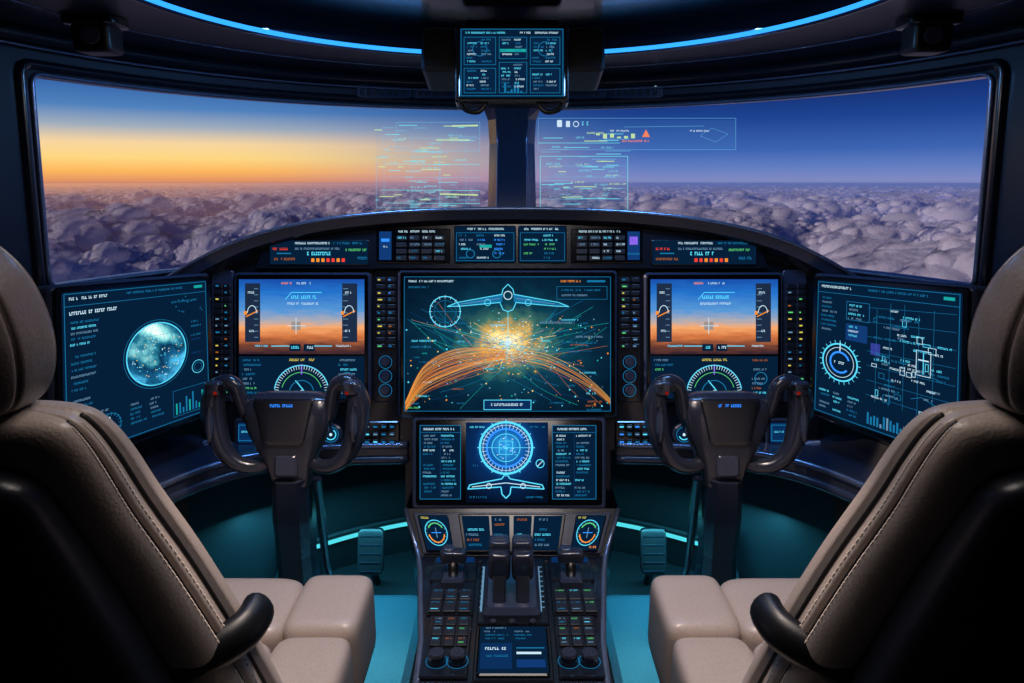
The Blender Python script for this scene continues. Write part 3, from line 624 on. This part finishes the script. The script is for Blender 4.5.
# ------------------------------------------------------------------ seats
def seat(sg):
    b=B(); X=.585
    SM=(.02,-.13)
    def sect(z,yc,hw,ht,xo=0,e=.5,seams=SM,N=200,dip=.055):
        r=[]
        for k in range(N):
            a=2*math.pi*k/N; d=1
            for s0 in seams:
                for a0 in (s0,math.pi-s0):
                    dd=(a-a0+math.pi)%(2*math.pi)-math.pi; d-=dip*math.exp(-(dd/.028)**2)
            ca,sa=math.cos(a),math.sin(a)
            r.append(Vector((sg*(X+xo)+hw*d*math.copysign(abs(ca)**e,ca),yc+ht*d*math.copysign(abs(sa)**e,sa),z)))
        return r
    def seam(rows,a,e,r,mat,off=1.0):
        ca,sa=math.cos(a),math.sin(a)
        for q in (-1,1):
            b.tube([Vector((sg*X-sg*q*row[2]*off*abs(ca)**e,row[1]+row[3]*off*math.copysign(abs(sa)**e,sa),row[0])) for row in rows],r,mat,6)
    def stitch(rows,a,e):
        ca,sa=math.cos(a),math.sin(a)
        P=[Vector((sg*X-sg*row[2]*1.001*abs(ca)**e,row[1]+row[3]*math.copysign(abs(sa)**e,sa),row[0])) for row in rows]
        for p,q in zip(P,P[1:]):
            m=max(2,int((q-p).length/.011))
            for k in range(m): b.tube([p.lerp(q,k/m),p.lerp(q,(k+.6)/m)],.0009,STI,5)
    cush=catmull([(.40,.90,.235,.080),(.48,.865,.238,.082),(.60,.825,.222,.080),(.70,.79,.206,.077),(.80,.75,.191,.073),(.90,.70,.180,.067),(.965,.668,.176,.061),(1.005,.648,.170,.053),(1.026,.638,.156,.042),(1.036,.632,.12,.024)],5)
    b.loft([sect(*r) for r in cush],LEA)
    for a in SM: seam(cush[:-6],a,.5,.003,SEAM,.962)
    stitch(cush[:-7],-.030,.5); stitch(cush[:-7],-.205,.5)
    sh=catmull([(.36,.80,.215,.07),(.50,.765,.195,.075),(.65,.725,.172,.07),(.80,.672,.158,.062),(.92,.622,.150,.05),(.97,.60,.140,.04),(.992,.594,.10,.022)],5)
    b.loft([sect(r[0],r[1],r[2],r[3],.012,.6,(),72) for r in sh],SHELL)
    HX=.008
    hd=catmull([(1.030,.622,.09,.03),(1.040,.62,.128,.046),(1.065,.615,.150,.056),(1.11,.607,.161,.060),(1.16,.600,.154,.058),(1.195,.594,.132,.052),(1.222,.59,.095,.038),(1.232,.588,.05,.016)],5)
    b.loft([sect(r[0],r[1],r[2],r[3],HX,.62,(.30,-.25),200,.035) for r in hd],LEAD)
    for q in (-1,1): b.tube([Vector((sg*(X+.03)+q*.06,.635,.98)),Vector((sg*(X+.03)+q*.06,.622,1.05))],.009,TRIM,8)
    def cx(x0,x1,y0,y1,z0,z1,e=.3):
        b.blob((sg*(x0+x1)/2,(y0+y1)/2,(z0+z1)/2),(abs(x1-x0)/2,(y1-y0)/2,(z1-z0)/2),LEA,e,64,36)
    for y0,y1,dz in ((.76,1.098,-.004),(1.094,1.285,0)):
        cx(.425,.715,y0,y1,.30,.448+dz); cx(.285,.43,y0,y1,.28,.456+dz); cx(.71,.825,y0,y1,.28,.456+dz)
    b.blob((sg*.56,1.02,.29),(.255,.25,.05),SHELL,.25,48,20)
    b.blob((sg*.56,1.0,.13),(.16,.18,.15),SHELL,.3,32,20)
    fz=lambda x,y,h=0:Vector((x,y,h)); b.rr(fz,sg*.40,.75,sg*.72,1.22,.03,.0,.03,PAN2,.01,.006)
    for q in (-1,1):
        xi=lambda d: sg*(X+q*d)
        pa=catmull([(xi(.03),.70,.625),(xi(.12),.735,.638),(xi(.19),.770,.652),(xi(.222),.80,.660),(xi(.230),.83,.664),(xi(.229),.85,.665)],6)
        b.tube([Vector(p) for p in pa],[.02,.026]+[.028]*(len(pa)-4)+[.026,.019],RUB,16,sx=.75)
    b.build('pilot_seat')
seat(-1); seat(1)

# ------------------------------------------------------------------ head-up display symbology on the combiner glass
b=B(); g=lambda x,y,h=0:wcyl(x,y,h+.03)
hc=E('hud_cyan',(120,235,250),1.,alpha=.72); hy=E('hud_yellow',(215,250,165),1.,alpha=.8); hb=E('hud_blue',(120,205,245),.95,alpha=.48); hw_=E('hud_white',(215,240,255),1.,alpha=.95); hp=E('hud_pane',(100,175,235),.75,alpha=.08); ho=E('hud_orange',(255,130,60),1.,alpha=.95)
for q_ in ((376,132,480,210),(396,122,480,150),(540,120,736,150),(540,156,628,212),(548,163,600,206)): b.rect(g,*q_,hp,-.002-R()*.001)
for y in (138,151,164,177,190,203): b.line(g,(378+R()*12,y),(480,y+.5),.5,random.choice([hc,hb,hc]),0)
for x in (384,412,440,466): b.line(g,(x,134),(x,208),.4,hb,0)
b.frame(g,396,122,480,150,.5,hb,0); b.frame(g,376,156,440,208,.5,hb,0)
for k in range(46):
    x=374+R()*86; y=124+R()*82; b.rect(g,x,y,x+3+R()*18,y+.8,random.choice([hc,hc,hb,hy]),0)
for k in range(26): b.text(g,390+R()*66,124+R()*82,5+R()*12,random.choice([hc,hy,hc]),2.0,0)
b.line(g,(452,126),(478,125.5),1.6,hy,0); b.line(g,(440,194),(478,195),1.4,hy,0); b.line(g,(436,140),(470,140),1.2,hy,0)
b.frame(g,538,118,736,150,.5,hb,0); b.frame(g,540,156,628,212,.6,hc,0); b.line(g,(538,143),(620,143),.6,hc,0)
for y in (166,177,188,199): b.line(g,(542,y),(626,y),.4,hb,0)
for k in range(40):
    x=540+R()*66; y=136+R()*74; b.rect(g,x,y,x+4+R()*22,y+.8,random.choice([hc,hc,hb,hy]),0)
for k in range(22): b.text(g,542+R()*68,130+R()*78,5+R()*12,random.choice([hc,hy,hc]),2.0,0)
b.rr(g,557,120,562,127,1,0,.001,hw_,.3,.0002); b.rect(g,566,121,570,127,hw_,0); b.arc(g,576,124,2.6,0,360,.8,hw_,0); b.text(g,582,121.5,6,hc,4.4,0)
b.add([g(642,137,0),g(650,137,0),g(646,129.5,0)],[[0,1,2]],ho); b.text(g,610,130,20,hw_,2.0,0); b.text(g,690,130,20,hw_,2,0); b.text(g,622,140,26,ho,2.2,0)
for k in range(6): b.rect(g,596+k*7,132+R()*6,600+k*7,132.8+R()*6,hy,0)
b.line(g,(624,127),(704,126),.5,hb,0); b.pline(g,[(700,136),(712,128),(728,134),(716,142),(700,136)],.4,hb,0)
b.build('head_up_display')

# ------------------------------------------------------------------ cloud layer: rolling deck plus thousands of lumpy puffs
rng=np.random.default_rng(5)
def h2(cx,cy_,sd):
    a=np.sin(cx*127.1+cy_*311.7+sd*74.7)*43758.5453; b_=np.sin(cx*269.5+cy_*183.3+sd*31.3)*24634.6345
    return a-np.floor(a),b_-np.floor(b_)
def dome(x,y,s,sd,p=5):
    x=x/s;y=y/s; xi=np.floor(x);yi=np.floor(y); acc=np.zeros(x.shape)
    for dx in(-1,0,1):
        for dy in(-1,0,1):
            a,c=h2(xi+dx,yi+dy,sd); rr=.6+.4*h2(xi+dx,yi+dy,sd+50)[0]
            d2=((xi+dx+a-x)**2+(yi+dy+c-y)**2)/(rr*rr*1.1)
            acc+=(rr*np.clip(1-d2,0,1)**.7)**p
    return acc**(1/p)
def vn(x,y,s,sd):
    x=x/s;y=y/s; xi=np.floor(x);yi=np.floor(y); fx_=x-xi;fy=y-yi; fx_=fx_*fx_*(3-2*fx_);fy=fy*fy*(3-2*fy)
    g_=lambda a,c:h2(a,c,sd)[0]
    return (g_(xi,yi)*(1-fx_)+g_(xi+1,yi)*fx_)*(1-fy)+(g_(xi,yi+1)*(1-fx_)+g_(xi+1,yi+1)*fx_)*fy
def deck(X,Y):
    wx=X+6*vn(X,Y,16,5); wy=Y+6*vn(X,Y,16,6)
    cl=vn(wx,wy,190,1)*.6+vn(wx,wy,75,2)*.55; cl=np.clip((cl-.32)*2.0,0,1); cl=cl*cl*(3-2*cl)
    k1=.12+.88*cl
    return -56+cl*8+k1*(dome(wx,wy,58,3)*8+dome(wx,wy,25,4)*5),cl
NA,NR=500,500
ph=np.radians(np.linspace(-58,58,NA)); rr_=90*np.exp(np.linspace(0,math.log(14000/90),NR))
PH,RR=np.meshgrid(ph,rr_); X=RR*np.sin(PH); Y=RR*np.cos(PH)
Z,_=deck(X,Y); Z=Z-1.5
V=[np.stack([X,Y,Z],-1).reshape(-1,3)]; 
i=np.arange((NR-1)*(NA-1)); r_=i//(NA-1); c_=i%(NA-1); v0=r_*NA+c_
T=[np.concatenate([np.stack([v0,v0+1,v0+NA+1],-1),np.stack([v0,v0+NA+1,v0+NA],-1)])]
base=NA*NR; nd=len(T[0])
import bmesh
def ico(sub):
    bm=bmesh.new(); bmesh.ops.create_icosphere(bm,subdivisions=sub,radius=1); bm.verts.ensure_lookup_table()
    v=np.array([q.co[:] for q in bm.verts]); t=np.array([[w_.index for w_ in q.verts] for q in bm.faces]); bm.free(); return v,t
I3=ico(4); I2=ico(3); I1=ico(2)
ZF=.74
def emit(cen,s,I,amp=.28,zf=ZF):
    """one lumpy ball of vapour per centre"""
    global base
    v,t=I; n=len(s)
    for a0 in range(0,n,4000):
        c=cen[a0:a0+4000]; q=s[a0:a0+4000]; m=len(q)
        k=rng.normal(size=(m,7,3)); k/=np.linalg.norm(k,axis=2,keepdims=True)
        dots=np.einsum('vk,njk->nvj',v,k); rad=1+amp*np.max(np.clip((dots-.5)/.5,0,1)**.8,axis=2)
        P=v[None]*rad[:,:,None]*q[:,None,None]; P[:,:,2]*=zf
        P=P+c[:,None,:]
        V.append(P.reshape(-1,3)); T.append((t[None]+(base+np.arange(m)*len(v))[:,None,None]).reshape(-1,3)); base+=m*len(v)
def seeds(n,r0,r1,smin,smax,up):
    r=r0*np.exp(rng.random(n)*math.log(r1/r0)); p=np.radians(rng.uniform(-56,56,n)); x=r*np.sin(p); y=r*np.cos(p)
    z,cl=deck(x,y); k=rng.random(n)<(.16+.84*cl); x,y,z,cl=x[k],y[k],z[k],cl[k]
    s=(smin+(smax-smin)*rng.random(len(x))**1.8)*(.5+.6*cl)
    return np.stack([x,y,z+s*up],-1),s
def kids(cen,s,m,lo,hi,zf=ZF,zmin=-.1):
    n=len(s); d=rng.normal(size=(n*m,3)); d/=np.linalg.norm(d,axis=1,keepdims=True); d[:,2]=np.where(d[:,2]<zmin,-d[:,2],d[:,2])
    ps=np.repeat(s,m); c=np.repeat(cen,m,axis=0); q=d*ps[:,None]*1.0; q[:,2]*=zf
    return c+q,ps*rng.uniform(lo,hi,n*m)
c0,s0=seeds(560,175,600,8,24,.0); emit(c0,s0,I3); c1,s1=kids(c0,s0,14,.26,.52); emit(c1,s1,I2); c2,s2=kids(c1,s1,5,.26,.48); emit(c2,s2,I1)
c0,s0=seeds(1500,520,1600,11,30,-.05); emit(c0,s0,I2,zf=.6); c1,s1=kids(c0,s0,11,.24,.5,.6); emit(c1,s1,I1,zf=.6)
c0,s0=seeds(3600,1400,6000,14,38,-.25); emit(c0,s0,I1,zf=.42); c1,s1=kids(c0,s0,4,.25,.5,.42); emit(c1,s1,I1,zf=.42)
V=np.concatenate(V).astype(np.float32); T=np.concatenate(T).astype(np.int32)
print('cloud verts',len(V),'tris',len(T))
me=bpy.data.meshes.new('cloud_layer'); me.vertices.add(len(V)); me.vertices.foreach_set('co',V.ravel())
me.loops.add(T.size); me.loops.foreach_set('vertex_index',T.ravel()); me.polygons.add(len(T)); me.polygons.foreach_set('loop_start',np.arange(0,T.size,3,dtype=np.int32)); me.update(calc_edges=True)
me.polygons.foreach_set('use_smooth',np.ones(len(T),dtype=bool)); mi=np.ones(len(T),dtype=np.int32); mi[:nd]=0; me.polygons.foreach_set('material_index',mi)
def cloud_mat(name,soft):
    cm=bpy.data.materials.new(name); cm.use_nodes=True; nt=cm.node_tree; nt.nodes.clear(); L=nt.links; N=nt.nodes.new
    geo=N('ShaderNodeNewGeometry'); n=N('ShaderNodeTexNoise'); n.inputs['Scale'].default_value=.4; n.inputs['Detail'].default_value=6; n.inputs['Roughness'].default_value=.62; L.new(geo.outputs['Position'],n.inputs['Vector'])
    # vapour scatters light broadly: shading normal relaxed towards the zenith
    ad=N('ShaderNodeVectorMath'); ad.operation='ADD'; ad.inputs[1].default_value=(-.12,0,.36); L.new(geo.outputs['Normal'],ad.inputs[0])
    no=N('ShaderNodeVectorMath'); no.operation='NORMALIZE'; L.new(ad.outputs[0],no.inputs[0])
    bp=N('ShaderNodeBump'); bp.inputs['Strength'].default_value=.4; bp.inputs['Distance'].default_value=1.2; L.new(n.outputs['Fac'],bp.inputs['Height']); L.new(no.outputs[0],bp.inputs['Normal'])
    df_=N('ShaderNodeBsdfDiffuse'); df_.inputs[0].default_value=(.72,.80,1.0,1); L.new(bp.outputs[0],df_.inputs['Normal'])
    tl=N('ShaderNodeBsdfTranslucent'); tl.inputs[0].default_value=(.85,.82,.98,1)
    mx=N('ShaderNodeMixShader'); mx.inputs[0].default_value=.22; L.new(df_.outputs[0],mx.inputs[1]); L.new(tl.outputs[0],mx.inputs[2])
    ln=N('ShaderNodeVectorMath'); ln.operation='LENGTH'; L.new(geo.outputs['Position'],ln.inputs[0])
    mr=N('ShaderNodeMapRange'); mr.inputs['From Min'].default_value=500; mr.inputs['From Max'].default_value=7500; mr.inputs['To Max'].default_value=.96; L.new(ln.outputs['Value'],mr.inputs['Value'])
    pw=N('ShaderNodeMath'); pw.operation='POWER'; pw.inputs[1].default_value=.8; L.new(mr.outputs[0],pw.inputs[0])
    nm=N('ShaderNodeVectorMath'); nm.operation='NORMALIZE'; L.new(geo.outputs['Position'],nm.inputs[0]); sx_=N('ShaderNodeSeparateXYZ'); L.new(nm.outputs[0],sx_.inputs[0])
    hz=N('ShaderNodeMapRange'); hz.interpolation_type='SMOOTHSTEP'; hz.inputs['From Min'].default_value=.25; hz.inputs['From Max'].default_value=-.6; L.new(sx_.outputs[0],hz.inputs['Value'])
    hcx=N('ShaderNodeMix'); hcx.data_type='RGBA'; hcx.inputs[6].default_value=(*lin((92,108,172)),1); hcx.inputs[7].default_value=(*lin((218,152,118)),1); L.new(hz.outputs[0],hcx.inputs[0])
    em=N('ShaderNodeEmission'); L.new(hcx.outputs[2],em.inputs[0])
    m2=N('ShaderNodeMixShader'); L.new(pw.outputs[0],m2.inputs[0]); L.new(mx.outputs[0],m2.inputs[1]); L.new(em.outputs[0],m2.inputs[2])  # aerial haze painted in as emission that grows with distance
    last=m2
    if soft:
        # short optical path near the rim of a puff: vapour thins out there
        dp=N('ShaderNodeVectorMath'); dp.operation='DOT_PRODUCT'; L.new(geo.outputs['Normal'],dp.inputs[0]); L.new(geo.outputs['Incoming'],dp.inputs[1])
        ab=N('ShaderNodeMath'); ab.operation='ABSOLUTE'; L.new(dp.outputs['Value'],ab.inputs[0])
        s1=N('ShaderNodeMath'); s1.operation='SUBTRACT'; s1.inputs[1].default_value=.5; L.new(n.outputs['Fac'],s1.inputs[0])
        s2=N('ShaderNodeMath'); s2.operation='MULTIPLY_ADD'; s2.inputs[1].default_value=1.2; L.new(s1.outputs[0],s2.inputs[0]); L.new(ab.outputs[0],s2.inputs[2])
        al=N('ShaderNodeMapRange'); al.interpolation_type='SMOOTHSTEP'; al.inputs['From Min'].default_value=.10; al.inputs['From Max'].default_value=.85; L.new(s2.outputs[0],al.inputs['Value'])
        tp=N('ShaderNodeBsdfTransparent'); m3=N('ShaderNodeMixShader'); L.new(al.outputs[0],m3.inputs[0]); L.new(tp.outputs[0],m3.inputs[1]); L.new(m2.outputs[0],m3.inputs[2]); last=m3
    ou=N('ShaderNodeOutputMaterial'); L.new(last.outputs[0],ou.inputs[0]); cm.cycles.emission_sampling='NONE'; return cm
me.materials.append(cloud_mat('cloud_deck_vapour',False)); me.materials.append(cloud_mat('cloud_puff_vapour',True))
o=bpy.data.objects.new('cloud_layer',me); sc.collection.objects.link(o)

# ------------------------------------------------------------------ world
w=bpy.data.worlds.new('dusk_sky'); sc.world=w; w.use_nodes=True; nt=w.node_tree; nt.nodes.clear(); L=nt.links
tc=nt.nodes.new('ShaderNodeTexCoord'); sp=nt.nodes.new('ShaderNodeSeparateXYZ'); L.new(tc.outputs['Generated'],sp.inputs[0])
mz=nt.nodes.new('ShaderNodeMapRange'); mz.inputs['From Min'].default_value=-.12; mz.inputs['From Max'].default_value=.2; L.new(sp.outputs[2],mz.inputs['Value'])
def ramp(st):
    r=nt.nodes.new('ShaderNodeValToRGB'); e=r.color_ramp.elements
    while len(e)<len(st): e.new(.5)
    for q_,(p,c) in zip(e,st): q_.position=(p+.12)/.32; q_.color=(*lin(c),1)
    L.new(mz.outputs[0],r.inputs[0]); return r
r1=ramp([(-.12,(44,44,76)),(-.04,(84,74,104)),(-.008,(150,112,116)),(.0,(228,148,100)),(.012,(255,184,94)),(.028,(255,216,130)),(.046,(248,214,160)),(.066,(160,174,190)),(.088,(80,130,190)),(.12,(46,96,166)),(.19,(26,60,124))])
r2=ramp([(-.12,(26,36,76)),(-.04,(52,64,116)),(-.008,(82,96,154)),(.0,(128,138,194)),(.018,(98,126,194)),(.04,(60,100,178)),(.08,(30,68,146)),(.12,(18,42,108)),(.19,(10,24,68))])
mh=nt.nodes.new('ShaderNodeMapRange'); mh.interpolation_type='SMOOTHSTEP'; mh.inputs['From Min'].default_value=.2; mh.inputs['From Max'].default_value=-.40; L.new(sp.outputs[0],mh.inputs['Value'])
my=nt.nodes.new('ShaderNodeMapRange'); my.inputs['From Min'].default_value=-.2; my.inputs['From Max'].default_value=.5; L.new(sp.outputs[1],my.inputs['Value'])
mm=nt.nodes.new('ShaderNodeMath'); mm.operation='MULTIPLY'; L.new(mh.outputs[0],mm.inputs[0]); L.new(my.outputs[0],mm.inputs[1])
mxx=nt.nodes.new('ShaderNodeMix'); mxx.data_type='RGBA'; L.new(mm.outputs[0],mxx.inputs[0]); L.new(r2.outputs[0],mxx.inputs[6]); L.new(r1.outputs[0],mxx.inputs[7])
bg=nt.nodes.new('ShaderNodeBackground'); L.new(mxx.outputs[2],bg.inputs[0]); bg.inputs[1].default_value=1.0
wo=nt.nodes.new('ShaderNodeOutputWorld'); L.new(bg.outputs[0],wo.inputs[0])

# ------------------------------------------------------------------ lights
def area(name,loc,rot,size,energy,col,sy=None):
    l=bpy.data.lights.new(name,'AREA'); l.energy=energy; l.color=col; l.size=size
    if sy: l.shape='RECTANGLE'; l.size_y=sy
    o=bpy.data.objects.new(name,l); o.location=loc; o.rotation_euler=rot; sc.collection.objects.link(o); return o
su=bpy.data.lights.new('sun','SUN'); su.energy=2.1; su.color=(1,.72,.60); su.angle=.10; so=bpy.data.objects.new('sun',su)
d=Vector((-1,-.05,.34)); so.rotation_euler=d.to_track_quat('Z','Y').to_euler(); sc.collection.objects.link(so)
area('overhead_fill_light',(0,.80,1.59),(0,0,0),.4,3.0,(1,.89,.84))  # unseen fill, added above the frame to light the seats
def spot(name,loc,tgt,e,col,ang,rad=.03):
    l=bpy.data.lights.new(name,'SPOT'); l.energy=e; l.color=col; l.spot_size=math.radians(ang); l.spot_blend=.6; l.shadow_soft_size=rad
    o=bpy.data.objects.new(name,l); o.location=loc; o.rotation_euler=(Vector(loc)-Vector(tgt)).to_track_quat('Z','Y').to_euler(); sc.collection.objects.link(o)
for sg in(-1,1):
    spot('seat_fill_spot',(sg*.20,1.05,1.57),(sg*.46,1.02,.45),27,(1,.80,.68),58)  # unseen warm spots added to brighten the seat pans
    area('footwell_lamp',(sg*.52,1.80,.30),(math.radians(-4),0,0),.5,4.0,(.09,.72,1.),.05)
    area('cove_fill_light',(sg*.45,1.5,1.54),(math.radians(15),sg*math.radians(-10),0),.4,4.0,(.18,.46,1.),.05)  # added blue fill near the LED strips, lifts the panel ambient
# camera
cd=bpy.data.cameras.new('camera'); cd.lens=24; cd.sensor_width=36; cd.clip_start=.02; cd.clip_end=30000
co_=bpy.data.objects.new('camera',cd); co_.location=CAM; co_.rotation_euler=(math.radians(90)-TH,0,0); sc.collection.objects.link(co_); sc.camera=co_
